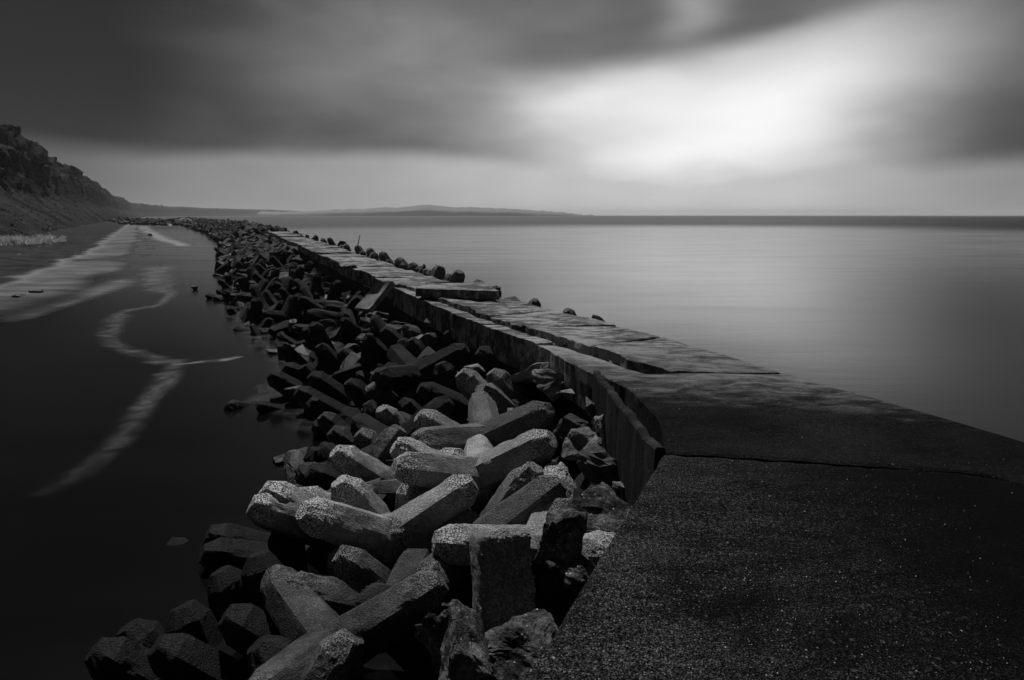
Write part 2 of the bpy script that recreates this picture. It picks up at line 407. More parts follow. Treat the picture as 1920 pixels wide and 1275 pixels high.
    cut(0, jcut, 'beach', MSAND); cut(jcut, M - 1, 'cliff', MCL)
    return P, samples
SHP, SHS = shore()

# distant island and low coast
def island():
    prof = [(400, 397), (470, 395), (520, 397), (560, 396), (600, 394), (640, 392), (690, 391), (720, 388), (745, 389), (772, 386), (800, 383), (850, 388), (885, 388), (930, 390), (960, 391), (1000, 394), (1050, 397), (1085, 401), (1100, 402.4)]
    vs, fs = [], []; Y = 3000; n = 200
    for i in range(n + 1):
        px = 400 + (1110 - 400) * i / n
        for (xa, ya), (xb, yb) in zip(prof, prof[1:]):
            if xa <= px <= xb: py = ya + (yb - ya) * (px - xa) / (xb - xa); break
        else: py = 402.5
        top = max(1.0, atd(px, py, Y).z - 1 + 3 * noise.noise(Vector((px * .08, 0, 0))) + 3 * noise.noise(Vector((px * .23, 3, 0))))
        X = (px - 960) / F * Y / 1.02
        for j, (dy, fz) in enumerate([(-80, -.05), (-75, .45), (-55, .62), (-20, .92), (0, 1), (60, .8), (200, -.02)]):
            vs.append((X, Y + dy * 1.2 + 30 * noise.noise(Vector((i * .07, 0, 0))), top * fz))
    for i in range(n):
        for j in range(6): a = i * 7 + j; fs.append((a, a + 7, a + 8, a + 1))
    kind(obj('hills', mesh('hills', vs, fs, True), MISL), 'structure')
island()

# ------------------------------------------------------------------ seawall outline
def P2(px, py, z=D): p = at(px, py, z); return (p.x, p.y)
XL = [P2(975, 1275), P2(1245, 845), P2(1118, 692), P2(1000, 633), P2(860, 585), P2(735, 533), P2(650, 500), P2(550, 455), P2(500, 433)]
XL = sorted(XL, key=lambda p: p[1])
XL.append((-62, 140)); XL.append((-186, 350))
XR_ = [P2(1920, 825), P2(1475, 697), P2(1250, 636), P2(1130, 604), P2(940, 556)]
def xl(y): return interp(XL, y)
def xr(y):
    if y < XR_[0][1]: return XR_[0][0] + (XR_[0][1] - y) * .42
    if y <= XR_[-1][1]: return interp(XR_, y)
    yy = XR_[-1][1]; w0 = XR_[-1][0] - xl(yy)
    return xl(y) + w0 * 1.0 + min((y - yy) * .01, .6)
WALL = tag(obj('seawall', None), 'long cracked concrete seawall running from the dark landing towards the cliffs', 'seawall')
def patch(name, yl0, yl1, yr0, yr1, mat, zt, th, nu, nv, xa=None, xb=None, gap=.012, rag=.012, tilt=(0, 0), und=.006, jog=None, parent=WALL):
    xa = xa or xl; xb = xb or xr
    vs, fs = [], []; tp = []
    seed = random.random() * 100
    for j in range(nv + 1):
        w = j / nv
        for i in range(nu + 1):
            u = i / nu
            yL = yl0 + (yl1 - yl0) * w; yR = yr0 + (yr1 - yr0) * w
            pL = Vector((xa(yL), yL, 0)); pR = Vector((xb(yR), yR, 0))
            p = pL.lerp(pR, u)
            e = Vector((0, 0, 0))
            q = Vector((p.x * 7, p.y * 7, seed))
            if i == 0: e.x += gap + rag * (1 + noise.noise(q) + .6 * noise.noise(q * 3))
            if i == nu: e.x -= gap + rag * (1 + noise.noise(q) + .6 * noise.noise(q * 3))
            if j == 0: e.y += gap + rag * (.6 + noise.noise(q))
            if j == nv: e.y -= gap + rag * (.6 + noise.noise(q))
            p += e
            if jog: p.y += jog[0](u) * (1 - w) + jog[1](u) * w
            p.z = zt + tilt[0] * (u - .5) + tilt[1] * (w - .5) + und * fbm(Vector((p.x * 1.3, p.y * 1.3, seed)), 3)
            if i in (0, nu) or j in (0, nv): p.z -= .012 + .008 * noise.noise(q * 2)
            vs.append(p)
    K = nu + 1
    for j in range(nv):
        for i in range(nu): a = j * K + i; fs.append((a, a + 1, a + K + 1, a + K))
    ring = [i for i in range(K)] + [j * K + nu for j in range(1, nv + 1)] + [nv * K + i for i in range(nu - 1, -1, -1)] + [j * K for j in range(nv - 1, 0, -1)]
    base = len(vs); levels = 3 if th > .15 else 2
    cx = sum((vs[r] for r in ring), Vector()) / len(ring)
    for l in range(1, levels + 1):
        for r in ring:
            p = vs[r].copy(); q = Vector((p.x * 5, p.y * 5, l * 3 + seed))
            p.z -= th * l / levels; n2 = noise.noise(q) * rag * 1.2
            dv = (cx - p); dv.z = 0; p += dv.normalized() * n2; vs.append(p)
    L = len(ring)
    for l in range(levels):
        for k in range(L):
            a = ring[k] if l == 0 else base + (l - 1) * L + k; b = ring[(k + 1) % L] if l == 0 else base + (l - 1) * L + (k + 1) % L
            c = base + l * L + (k + 1) % L; d = base + l * L + k; fs.append((b, a, d, c))
    fs.append(tuple(base + (levels - 1) * L + k for k in range(L)))
    return obj(name, mesh(name, vs, fs), mat, parent)
def zero(u): return 0.0
# landing in front of the camera
y1L, y1R = P2(1245, 845)[1], P2(2050, 985)[1]
JP = [P2(a, b) for a, b in [(1245, 845), (1330, 853), (1480, 868), (1600, 880), (1640, 889), (1700, 913), (1780, 928), (1870, 942), (2050, 985)]]
def jag(u):   # the jogged crack between landing and wall
    x0, x1 = JP[0][0], JP[-1][0]; x = x0 + (x1 - x0) * u; line = JP[0][1] + (JP[-1][1] - JP[0][1]) * u
    for a, b in zip(JP, JP[1:]):
        if a[0] <= x <= b[0]: return a[1] + (b[1] - a[1]) * (x - a[0]) / (b[0] - a[0]) - line + .012 * noise.noise(Vector((x * 9, 0, 0)))
    return 0.0
y2L, y2R = P2(1118, 692)[1] - .12, P2(1475, 697)[1]
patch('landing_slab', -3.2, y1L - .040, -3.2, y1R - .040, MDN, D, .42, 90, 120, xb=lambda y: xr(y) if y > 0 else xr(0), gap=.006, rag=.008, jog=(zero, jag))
FAC = .16   # thickness of the facing panel
patch('deck_slab', y1L + .012, y2L, y1R + .012, y2R, MDF, D - .012, .42, 80, 60, xa=lambda y: xl(y) + FAC * sstep(y2L + .05, y1L + 1.4, y) * sstep(y1L - .1, y1L + .8, y) + .01, gap=.004, rag=.006, und=.012, jog=(jag, zero))
# facing panel leaning off the bend of the wall
def facing():
    a = Vector((xl(y1L) + .012, y1L + .05, 0)); b = Vector((xl(y2L) + .01, y2L + .02, 0)); n = 40
    d = (b - a).normalized(); nn = Vector((-d.y, d.x, 0))
    vs, fs = [], []
    for i in range(n + 1):
        p = a.lerp(b, i / n); t = i / n
        top = D - .01 + .03 * noise.noise(p * 4) + .03 * noise.noise(p * 13)
        th = .05
        for (o, z) in ((.06, -.6), (.06 + .01, D * .5), (.065, top - .02), (.05, top), (.05 - th, top - .004), (.04 - th, top - .03), (-.02 - th, -.6)):
            q = p + nn * (o + .008 * noise.noise(p * 9 + Vector((0, 0, z)))); q.z = z; vs.append(q)
    for i in range(n):
        for j in range(6): k = i * 7 + j; fs.append((k, k + 7, k + 8, k + 1))
    fs.append(tuple(range(7))); fs.append(tuple(range((n + 1) * 7 - 1, n * 7 - 1, -1)))
    obj('facing_panel', mesh('facing_panel', vs, fs), MWALL, WALL)
facing()
# ledge line: the right-hand slabs lie one course above the coping strip
XC = sorted([P2(1205, 684), P2(1095, 650), P2(1005, 623), P2(935, 600), P2(862, 574), P2(800, 551)], key=lambda p: p[1])
yC0, yC1 = XC[0][1], XC[-1][1]
def xc(y):
    v = interp(XC, y) + .08 * noise.noise(Vector((y * 2.3, 0, 0))) + .02 * noise.noise(Vector((y * 7, 4, 0)))
    return max(xl(y) + .12, min(v, xr(y) - .3))
LEDGE = .075
# coping strip blocks
cy = [y2L + .005, P2(1000, 640)[1] + .2, P2(905, 598)[1], P2(825, 566)[1], P2(735, 533)[1]]
for a, b in zip(cy, cy[1:]):
    patch('coping_block', a, b, a + .05, b + .05, MDF, D - LEDGE - .02 * random.random(), .45, 14, max(12, int((b - a) * 14)), xb=lambda y: xc(y) + .05, gap=.008, rag=.018, und=.015, tilt=(random.uniform(-.02, .02), random.uniform(-.03, .03)))
# overlay slabs between the ledge and the sea edge
jl = [(y2L + .02, y2R + .015), (P2(1100, 652)[1], P2(1250, 634)[1]), (P2(1005, 612)[1], P2(1145, 612)[1]), (P2(935, 592)[1], P2(1040, 582)[1]), (P2(862, 574)[1] + .3, P2(965, 564)[1])]
jl.append((P2(735, 533)[1] + .2, xr and P2(735, 533)[1] + .55))
for k, (a, b) in enumerate(zip(jl, jl[1:])):
    patch('deck_slab', a[0], b[0], a[1], b[1], MDF, D + .004 + random.uniform(-.012, .022), .12, 34, 26, xa=xc, gap=.008, rag=.030, und=.02, tilt=(random.uniform(-.03, .03), random.uniform(-.02, .03)))
# farther slabs: whole width, slipped and tilted
y = jl[-1][0]; yR = jl[-1][1]; ysl = []
while y < 62:
    st = random.uniform(1.1, 2.4) * (1 + max(0, y - 18) * .02); y2 = y + st; y2R_ = y2 + random.uniform(-.1, .5)
    sh = random.uniform(-.05, .06)
    patch('deck_slab', y, y2, yR, y2R_, MDF, D + random.uniform(-.035, .035), .35, 14 if y < 30 else 8, 12 if y < 30 else 5, xa=(lambda sh: lambda yy: xl(yy) + sh)(sh), gap=.016, rag=.022, und=.03, tilt=(random.uniform(-.05, .05), random.uniform(-.05, .05)))
    y, yR = y2, y2R_
YEND = y
# wall core below the slabs
def core():
    ys = [-3.4 + .45 * i for i in range(60)] ; ys = [v for v in ys if v < 20]
    v = 20
    while v < 360: ys.append(v); v += 1.2 + (v - 20) * .06
    vs, fs = [], []
    for yv in ys:
        q = Vector((0, yv * 1.7, 0)); top = D - .36 if yv < YEND - .3 else D - .35 + .22 * noise.noise(q)
        l = xl(yv) + .05 + .03 * noise.noise(q); r = (xr(max(yv, 0)) if yv < 60 else xl(yv) + 2.2) - .06
        for (x, z) in ((l - .03, -1.0), (l - .02, .5), (l, top), (r, top), (r + .03, .5), (r + .05, -1)): vs.append((x + .015 * noise.noise(q + Vector((x, 0, z))), yv, z))
    for i in range(len(ys) - 1):
        for j in range(5): k = i * 6 + j; fs.append((k, k + 1, k + 7, k + 6))
    fs.append((5, 4, 3, 2, 1, 0)); n = len(ys) - 1; fs.append(tuple(n * 6 + j for j in range(6)))
    obj('wall_core', mesh('wall_core', vs, fs), MWALL, WALL)
core()

# ------------------------------------------------------------------ rubble bank between wall and lagoon
WLINE = [P2(x, y, 0) for x, y in [(100, 1275), (280, 1110), (440, 970), (560, 870), (590, 800), (492, 742), (560, 685), (500, 640), (412, 562), (432, 532), (418, 490), (412, 455), (382, 436), (330, 420)]]
WLINE = sorted(WLINE, key=lambda p: p[1]); WLINE.insert(0, (WLINE[0][0] - .5, -4))
def xw(y): return interp(WLINE, y)
def zs(x, y, lo=.28, hi=1.22):
    hi -= .50 * (1 - sstep(3.0, 6.2, y)); lo -= .12 * (1 - sstep(3.0, 6.2, y))
    f = (x - xw(y)) / max(.5, xl(y) - xw(y)); f = max(-.4, min(1.05, f))
    return lo + (hi - lo) * (f if f < 0 else f ** .8)
def bed():  # broken stone under the blocks
    vs, fs = [], []; ys = [-3 + .22 * i for i in range(150)]; v = ys[-1]
    while v < 345: v += .3 + (v - 28) * .03; ys.append(v)
    nu = 40
    for yv in ys:
        for i in range(nu + 1):
            u = -.25 + 1.27 * i / nu; x = xw(yv) + (xl(yv) - xw(yv)) * u
            q = Vector((x * 2.2, yv * 2.2, 0))
            d1 = noise.voronoi(q)[0]
            z = zs(x, yv, -.62, .40) - .2 + .34 * (d1[1] - d1[0]) + .1 * noise.noise(q * 3)
            if u < -.02: z -= .5 * (-u)
            vs.append((x + .06 * noise.noise(q + Vector((9, 0, 0))), yv, z))
    K = nu + 1
    for j in range(len(ys) - 1):
        for i in range(nu): a = j * K + i; fs.append((a, a + 1, a + K + 1, a + K))
    kind(obj('rubble_bed', mesh('rubble_bed', vs, fs), MB_), 'structure')
bed()

# ------------------------------------------------------------------ tetrapods
LEG = .90
DIRS = [Vector((0, 0, 1))] + [Vector((math.sin(R(109.47)) * math.cos(a), math.sin(R(109.47)) * math.sin(a), math.cos(R(109.47)))) for a in (0, R(120), R(240))]
def leg_geo(seed, seg, rings, rough, L=LEG, r0=.215, r1=.170, sides=6, rag=0.0):
    """hexagonal tapering leg along +Z with a chamfered, weathered tip"""
    rnd = random.Random(seed); vs, fs, tip = [], [], []
    ph = rnd.random() * 6
    prof = [(0, r0)] + [((L - .13) * (i / rings), r0 + (r1 - r0) * (i / rings)) for i in range(1, rings + 1)]
    prof += [(L - .12, r1 * .985), (L - .065, r1 * .78), (L - .010, r1 * .57), (L, r1 * .52), (L + .002, r1 * .25)]
    ap = math.cos(math.pi / sides)
    for (z, r) in prof:
        for k in range(seg):
            a = 2 * math.pi * k / seg; aa = (a % (2 * math.pi / sides)) - math.pi / sides
            rr = r * ap / math.cos(aa); rr = min(rr, r * .982)      # flats with knocked-off corners
            p = Vector((rr * math.cos(a), rr * math.sin(a), z)); q = p + Vector((ph * 7, seed * 3.1, 0))
            t = sstep(L * .55, L * .98, z); corner = sstep(.90, 1.0, rr / r / .982)
            n = fbm(q * 6, 3) * .006 + fbm(q * 26, 2) * .006 * (0.3 + t)
            chip = max(0, noise.noise(q * 5.5) - .18) * .07 * (corner * .9 + t * .5)
            rad = Vector((p.x, p.y, 0)).normalized() if r > 0 else Vector((0, 0, 1))
            p += rad * (n * rough - chip * rough); p.z += (fbm(q * 9, 2) * .012 - rag * max(0, noise.noise(q * 3) + .1)) * t * rough
            vs.append(p); tip.append(t)
    n = len(prof)
    for i in range(n - 1):
        for k in range(seg): a = i * seg + k; b = i * seg + (k + 1) % seg; fs.append((a, b, b + seg, a + seg))
    vs.append(Vector((0, 0, L + .002))); tip.append(1.0); c = len(vs) - 1
    for k in range(seg): fs.append(((n - 1) * seg + k, (n - 1) * seg + (k + 1) % seg, c))
    fs.append(tuple(range(seg - 1, -1, -1)))
    return vs, fs, tip
def bevel_faces(me): pass
LEGS, LEGSW, LEGSM = [], [], []
for sd_ in range(6):
    v, f, t = leg_geo(sd_ + 1, 42, 26, 1.0); LEGS.append(mesh('leg', v, f, False, {'tip': t}))
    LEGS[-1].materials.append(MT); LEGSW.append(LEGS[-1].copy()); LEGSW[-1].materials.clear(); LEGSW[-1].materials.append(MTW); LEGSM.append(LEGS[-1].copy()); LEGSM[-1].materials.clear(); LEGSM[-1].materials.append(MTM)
def whole(seed, seg, rings, rough, mat=None):
    vs, fs, tp = [], [], []
    for i, d in enumerate(DIRS):
        v, f, t = leg_geo(seed * 10 + i, seg, rings, rough); q = d.to_track_quat('Z', 'Y'); o = len(vs)
        vs += [q @ p for p in v]; fs += [tuple(o + k for k in ff) for ff in f]; tp += t
    me = mesh('tetrapod', vs, fs, False, {'tip': tp}); me.materials.append(mat or MTW); return me
MID = [whole(40 + k, 18, 5, 1.0) for k in range(5)]
FARM = [whole(60 + k, 6, 1, .8) for k in range(4)]
CRISP = []
for k in range(3):
    v, f, t = leg_geo(80 + k, 6, 2, .35, r0=.26, r1=.20); CRISP.append(mesh('leg', v, f, False, {'tip': t})); CRISP[-1].materials.append(MTM)
def frame(d1, d2):
    """rotation taking DIRS[0] to d1 and DIRS[1] into the half plane of d2"""
    z = d1.normalized(); x = d2 - z * d2.dot(z)
    if x.length < 1e-4: x = z.orthogonal()
    x.normalize(); y = z.cross(x)
    return Matrix((x, y, z)).transposed().to_quaternion()
FIT = []      # centres and tips of the fitted tetrapods
def place(C, q, label, group=None, sc=1.0, parts=True, cat='tetrapod', weedy=None):
    if parts:
        e = obj('tetrapod', None, None, None, C); e.rotation_mode = 'QUATERNION'; e.rotation_quaternion = q; e.scale = (sc,) * 3; e.empty_display_size = .2
        for i, d in enumerate(DIRS):
            l = obj('leg', random.choice(weedy or LEGS), None, e); l.rotation_mode = 'QUATERNION'
            l.rotation_quaternion = d.to_track_quat('Z', 'Y') @ Quaternion((0, 0, 1), random.randrange(6) * R(60))
    else:
        e = obj('tetrapod', random.choice(parts is None and FARM or MID), None, None, C); e.rotation_mode = 'QUATERNION'; e.rotation_quaternion = q; e.scale = (sc,) * 3
    tag(e, label, cat, group)
    return e
def hit(px, py, dz=0.0):
    """march the ray of a tip down to the surface of the bank"""
    d = ray(px, py).normalized(); t = 2.0
    while t < 90:
        p = CAM + d * t
        if p.z < zs(p.x, p.y) + dz: return p
        t += .02
    return CAM + d * 20
def fit(tip, cen, label, dz=0.0, tip2=None, phi=10, group=None, roll=None, sc=1.0, w=None, spin=0):
    """tip on the bank surface; shaft runs towards cen, leaning phi degrees away from the viewer"""
    L = LEG * sc - .04
    T = hit(tip[0], tip[1], dz); vd = (T - CAM).normalized(); e = ray(*cen).normalized(); e = (e - vd * e.dot(vd)).normalized()
    dn = (e * math.cos(R(phi)) + vd * math.sin(R(phi))).normalized(); C = T + dn * L; d1 = -dn
    if tip2:
        dd = ray(*tip2).normalized(); oc = CAM - C; b = oc.dot(dd); T2 = CAM + dd * (-b)
        h2 = L * L - (T2 - C).length_squared
        cands = []
        for sgn in (-1, 1):
            X = T2 + dd * (sgn * math.sqrt(max(0, h2))); cands.append((abs((X - C).normalized().dot(d1) + .333), X))
        d2 = (min(cands, key=lambda k: k[0])[1] - C).normalized(); q = frame(d1, d2)
        if spin: q = Quaternion((d1 - d2).normalized(), R(spin)) @ q
    else:
        best = None
        for k in range(24):
            a = k * R(15) if roll is None else R(roll); o = d1.orthogonal().normalized(); o.rotate(Quaternion(d1, a)); qq = frame(d1, o)
            zt = max((qq @ DIRS[i]).z for i in (1, 2, 3)); yt = max(-(qq @ DIRS[i]).y for i in (1, 2, 3))
            s_ = zt + .25 * yt
            if best is None or s_ < best[0]: best = (s_, qq)
        q = best[1]
    FIT.append(C); FIT.append(T)
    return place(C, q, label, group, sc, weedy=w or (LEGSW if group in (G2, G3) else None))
SPN = -3
G1, G2, G3 = 'tetrapods heaped beside the landing', 'dark tetrapods at the water edge', 'tetrapods along the middle of the bank'
# -- tips and shafts as the photograph shows them
fit((572, 958), (718, 1010), 'large pale tetrapod lying as a wide V, one long leg towards the seawall', .34, tip2=(893, 915), phi=26, spin=SPN)
fit((640, 908), (705, 985), 'thick speckled tetrapod leg rising behind the wide V tetrapod', .22, phi=22)
fit((500, 920), (560, 955), 'small speckled tetrapod leg above the lagoon, upper of a pair', .25, phi=8)
fit((478, 948), (540, 968), 'speckled tetrapod leg above the lagoon, lower of a pair', .20, phi=8)
fit((632, 850), (705, 898), 'pale tetrapod with a leg pointing to the lagoon in front of dark blocks', .12, phi=12)
fit((1030, 832), (868, 908), 'tetrapod spread in a V, its speckled short arm the brightest of the heap', .10, tip2=(757, 872), phi=28, spin=SPN)
fit((745, 838), (830, 880), 'speckled tetrapod leg tucked just behind the brightest one', .10, phi=8)
fit((1027, 776), (885, 838), 'tetrapod spread in a V against the wall bend, behind the brightest one', .06, tip2=(797, 822), phi=31, spin=SPN, w=LEGSM)
fit((789, 782), (860, 830), 'pale speckled tetrapod leg, uppermost of the bright cluster', .10)
fit((718, 770), (748, 820), 'upright tetrapod leg with a pale worn cap', .05, phi=25)
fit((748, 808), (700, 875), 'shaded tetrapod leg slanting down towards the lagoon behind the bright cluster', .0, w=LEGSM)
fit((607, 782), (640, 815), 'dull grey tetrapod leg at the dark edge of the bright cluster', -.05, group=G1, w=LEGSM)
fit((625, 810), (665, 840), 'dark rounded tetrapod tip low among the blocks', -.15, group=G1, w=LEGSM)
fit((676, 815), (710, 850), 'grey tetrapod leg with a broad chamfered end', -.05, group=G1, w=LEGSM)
fit((1000, 882), (960, 945), 'stout tetrapod leg with a gabled end over a black hollow', .0, phi=25, w=LEGSM)


fit((1062, 945), (1058, 1010), 'squat tetrapod leg seen on its flat end beside the landing', .0, phi=4, w=LEGSM)
fit((822, 1018), (1010, 1030), 'horizontal tetrapod leg behind the broken upright block', .03, phi=12)
fit((822, 1095), (690, 1180), 'rough tetrapod leg slanting up to the broken upright block', .0, phi=10, w=LEGSM)
fit((634, 1045), (705, 1105), 'thick dark tetrapod leg below the wide V tetrapod', .0, phi=25, w=LEGSM)
fit((535, 1105), (690, 1135), 'smooth topped tetrapod leg lying flat over a black gap', -.05, phi=5, w=LEGSM)
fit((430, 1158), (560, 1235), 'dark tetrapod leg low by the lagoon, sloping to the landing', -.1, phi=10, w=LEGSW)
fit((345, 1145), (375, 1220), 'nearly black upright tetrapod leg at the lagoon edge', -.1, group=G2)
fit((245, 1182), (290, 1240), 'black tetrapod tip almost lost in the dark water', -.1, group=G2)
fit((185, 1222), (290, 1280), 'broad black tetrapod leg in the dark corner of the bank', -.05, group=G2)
fit((395, 1004), (460, 1024), 'thin dark tetrapod leg lying over the lagoon, upper of two', -.15, group=G2)
fit((386, 1038), (455, 1048), 'dark tetrapod leg lying over the lagoon, lower of two', -.2, group=G2)
fit((487, 1046), (500, 1100), 'dark rounded tetrapod end below the wide V tetrapod', -.1, group=G2)
fit((415, 1078), (440, 1130), 'black rounded tetrapod end just above the water', -.15, group=G2)
fit((655, 1205), (600, 1300), 'rough cratered tetrapod leg rising close to the camera', .05, phi=15, w=LEGSM)
fit((535, 988), (540, 1060), 'dark tetrapod leg standing under the wide V tetrapod', -.15, group=G2)
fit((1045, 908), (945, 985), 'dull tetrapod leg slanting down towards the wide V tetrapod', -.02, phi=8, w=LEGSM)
fit((775, 905), (772, 960), 'short pale stump under the brightest speckled arm', -.12, phi=15)
fit((560, 932), (620, 960), 'small pale stub beside the tip of the wide V tetrapod', .02, phi=20)
fit((858, 858), (820, 890), 'small speckled knob between two long V arms', -.05, phi=45)
fit((700, 725), (745, 775), 'dull leg at the dark fringe of the bright cluster', .0, phi=20, w=LEGSM)
fit((585, 890), (640, 915), 'low dark leg at the waterline beside the bright cluster', -.1, phi=20, w=LEGSW)
fit((300, 1215), (380, 1260), 'black leg half lost in shade at the near waterline', -.1, phi=12, w=LEGSW)
fit((490, 1215), (540, 1280), 'dark leg rising in the shade near the cratered leg', -.05, phi=15, w=LEGSW)
fit((866, 702), (930, 770), 'pale gable ended tetrapod alone amid the dark middle of the bank', .15)
fit((903, 730), (945, 770), 'pale sided stub leaning on the lone gable ended tetrapod', .02, phi=35, w=LEGSM)
fit((925, 700), (955, 740), 'grey tetrapod leg behind the lone gable ended tetrapod', .05, group=G3, w=LEGSM)
for k, (t, c) in enumerate([((585, 705), (640, 745)), ((655, 718), (710, 775)), ((690, 640), (745, 690)), ((735, 665), (795, 705)), ((800, 678), (820, 730)), ((828, 685), (850, 735)), ((725, 690), (790, 740)), ((790, 730), (850, 760)), ((872, 655), (800, 695)), ((640, 660), (680, 700)), ((560, 735), (620, 770)), ((600, 650), (640, 700)), ((770, 640), (800, 690)), ((508, 705), (560, 735)), ((535, 690), (585, 715)), ((570, 690), (600, 735)), ((720, 620), (765, 670)), ((755, 640), (775, 690)), ((840, 625), (870, 665)), ((690, 760), (720, 800)), ((840, 755), (790, 800)), ((900, 660), (945, 690)), ((585, 885), (640, 910)), ((700, 730), (745, 775))]):
    fit(t, c, 'dark weedy tetrapod in the middle of the rubble bank', random.uniform(-.1, .1), group=G3)

# random fill, first near, then into the distance
def randq(up=.35):
    q = Quaternion((random.gauss(0, 1), random.gauss(0, 1), random.gauss(0, 1), random.gauss(0, 1))).normalized(); return q
placed = []
def ok(p, d):
    for c in FIT:
        if (c - p).length < d * .9: return False
    for c in placed:
        if (c - p).length < d: return False
    return True
n_t = 0; y = 8.0
for tries in range(9000):
    if n_t >= 185: break
    y = 9.5 + (random.random() ** 1.7) * 50; u = random.uniform(-.02, .84); x = xw(y) + (xl(y) - xw(y)) * u
    p = Vector((x, y, zs(x, y) - .52 + random.uniform(-.12, .12)))
    if not ok(p, .78 + max(0, y - 20) * .012): continue
    placed.append(p); n_t += 1; nearb = y < 24
    place(p, randq(), 'dark tetrapod in the long heap between wall and lagoon' if nearb else 'far small tetrapod in the heap below the seawall', 'tetrapods heaped along the wall' if nearb else 'far tetrapods below the seawall', random.choice((.6, .75, .85, .95, 1.05)), False if nearb else None)
# low fill beneath the foreground, hidden in the gaps
for k in range(400):
    yv = random.uniform(2.5, 11); u = random.uniform(.05, .8); x = xw(yv) + (xl(yv) - xw(yv)) * u
    p = Vector((x, yv, zs(x, yv) - .82))
    if not ok(p, .62): continue
    placed.append(p); place(p, randq(), 'half buried tetrapod in the dark gaps of the heap', 'tetrapods buried in the heap', .85, False)

# ------------------------------------------------------------------ sea-side tetrapod tips above the deck edge
for k, (px, py, w) in enumerate([(826, 499, 1.0), (862, 509, 1.05), (845, 514, .8), (808, 506, .8), (797, 505, .8), (889, 527, .9), (787, 499, .85), (771, 493, .85), (758, 491, .9), (744, 485, 1), (728, 487, .8), (714, 473, .9), (704, 474, .9), (691, 466, .9), (681, 470, .75), (668, 461, .85), (650, 458, 1.1), (641, 460, .9), (616, 446, .9), (604, 447, .9), (592, 441, .9), (575, 443, .8), (560, 438, .9), (545, 436, .8), (930, 538, .8), (1003, 562, .6), (1062, 581, .5), (530, 432, .9), (515, 430, .8)]):
    # distance at which this line of sight crosses just beyond the sea edge of the wall
    d = ray(px, py); t = 1.0
    while t < 120 and d.x * t < xr(d.y * t) + .22: t += .05
    T = CAM + d * t
    if T.z > 2.35: T.z = 2.35
    lean = Vector((random.uniform(-.7, .6), random.uniform(-.5, .4), 1)).normalized()
    o = lean.orthogonal(); o.rotate(Quaternion(lean, random.random() * 6))
    sc = max(.62, min(1.0, w)); C = T - lean * (LEG * sc)
    big = px > 740
    e = place(C, frame(lean, o), 'tetrapod leg poking above the sea side of the deck' if big else 'far tetrapod tip above the sea side of the deck', 'tetrapods on the sea side of the wall', sc, True, weedy=CRISP)

# ------------------------------------------------------------------ rocks
def rock_mesh(seed, dims, sub=1, rough=.12, flat=0.0):
    rnd = random.Random(seed); bm = bmesh.new()
    for k in range(14):
        v = Vector((rnd.uniform(-1, 1), rnd.uniform(-1, 1), rnd.uniform(-1, 1))); m_ = max(abs(v.x), abs(v.y), abs(v.z)); v = v / m_ * rnd.uniform(.75, 1)
        bm.verts.new((v.x * dims[0] / 2, v.y * dims[1] / 2, v.z * dims[2] / 2))
    r = bmesh.ops.convex_hull(bm, input=bm.verts)
    bmesh.ops.delete(bm, geom=[g for g in r['geom_interior'] if isinstance(g, bmesh.types.BMVert)], context='VERTS')
    if sub:
        bmesh.ops.bevel(bm, geom=list(bm.edges), offset=min(dims) * .06, segments=1, affect='EDGES', profile=.6, clamp_overlap=True)
        for v in bm.verts:
            for a_ in range(3): v.co[a_] = max(-dims[a_] * .5, min(dims[a_] * .5, v.co[a_]))
        bmesh.ops.triangulate(bm, faces=bm.faces)
        for _ in range(sub): bmesh.ops.subdivide_edges(bm, edges=bm.edges, cuts=1, use_grid_fill=True)
        for v in bm.verts:
            q = v.co * (2.5 / max(dims)) + Vector((seed, 0, 0)); v.co += v.co.normalized() * (fbm(q * 2, 4) * rough * min(dims))
    me = bpy.data.meshes.new('rock'); bm.to_mesh(me); bm.free(); return me
def make_rock(px, py, dims, mat, label, seed, rot=None, dz=0.0, sub=2, rough=.14, group=None, cat='rock', name='rock', z=None):
    p = hit(px, py, dz) if z is None else at(px, py, z)
    p.x = min(p.x, xl(p.y) - .10)
    me = rock_mesh(seed, dims, sub, rough); me.materials.append(mat)
    o = obj(name, me, None, None, p); o.rotation_euler = rot or (random.uniform(-.5, .5), random.uniform(-.5, .5), random.uniform(0, 3)); tag(o, label, cat, group); return o
# rubble at the foot of the wall
GR_ = 'rubble along the wall foot'
make_rock(1053, 722, (.50, .46, .44), MRL, 'rounded boulder with a pale seam against the wall foot', 3, dz=-.05)
make_rock(1000, 710, (.95, .6, .22), MRL, 'flat grey slab of rock beside the rounded boulder', 4, dz=-.12)
make_rock(1062, 700, (.30, .16, .10), MRL, 'pale broken stone lying above the rounded boulder', 5, dz=.02)
make_rock(1098, 822, (.36, .26, .16), MRL, 'pale square-ended stone right of the parallel legs', 6, dz=-.02)
make_rock(1110, 848, (.34, .16, .3), MRL, 'pale tilted stone wedge by the wall bend', 7, dz=-.02)
make_rock(1075, 836, (.34, .3, .18), MRL, 'grey stone at the end of the lower parallel leg', 8, dz=-.08)
make_rock(1158, 882, (.16, .10, .26), MRL, 'small bright stone shard under the facing panel', 9, z=.85)
make_rock(1193, 912, (.14, .1, .08), MRL, 'tiny bright chip beside the landing edge', 10, z=.95)
make_rock(1130, 872, (.4, .3, .36), MR, 'dark stone block below the facing panel', 11, dz=-.05)
make_rock(1080, 800, (.4, .34, .25), MR, 'rounded dark stone above the pale stones', 12, dz=-.05)
make_rock(1116, 765, (.16, .12, .22), MRL, 'pale stone stuck to the wall face', 13, dz=.05)
make_rock(1130, 795, (.12, .1, .2), MRL, 'small pale stone lodged at the wall face', 14, dz=.05)
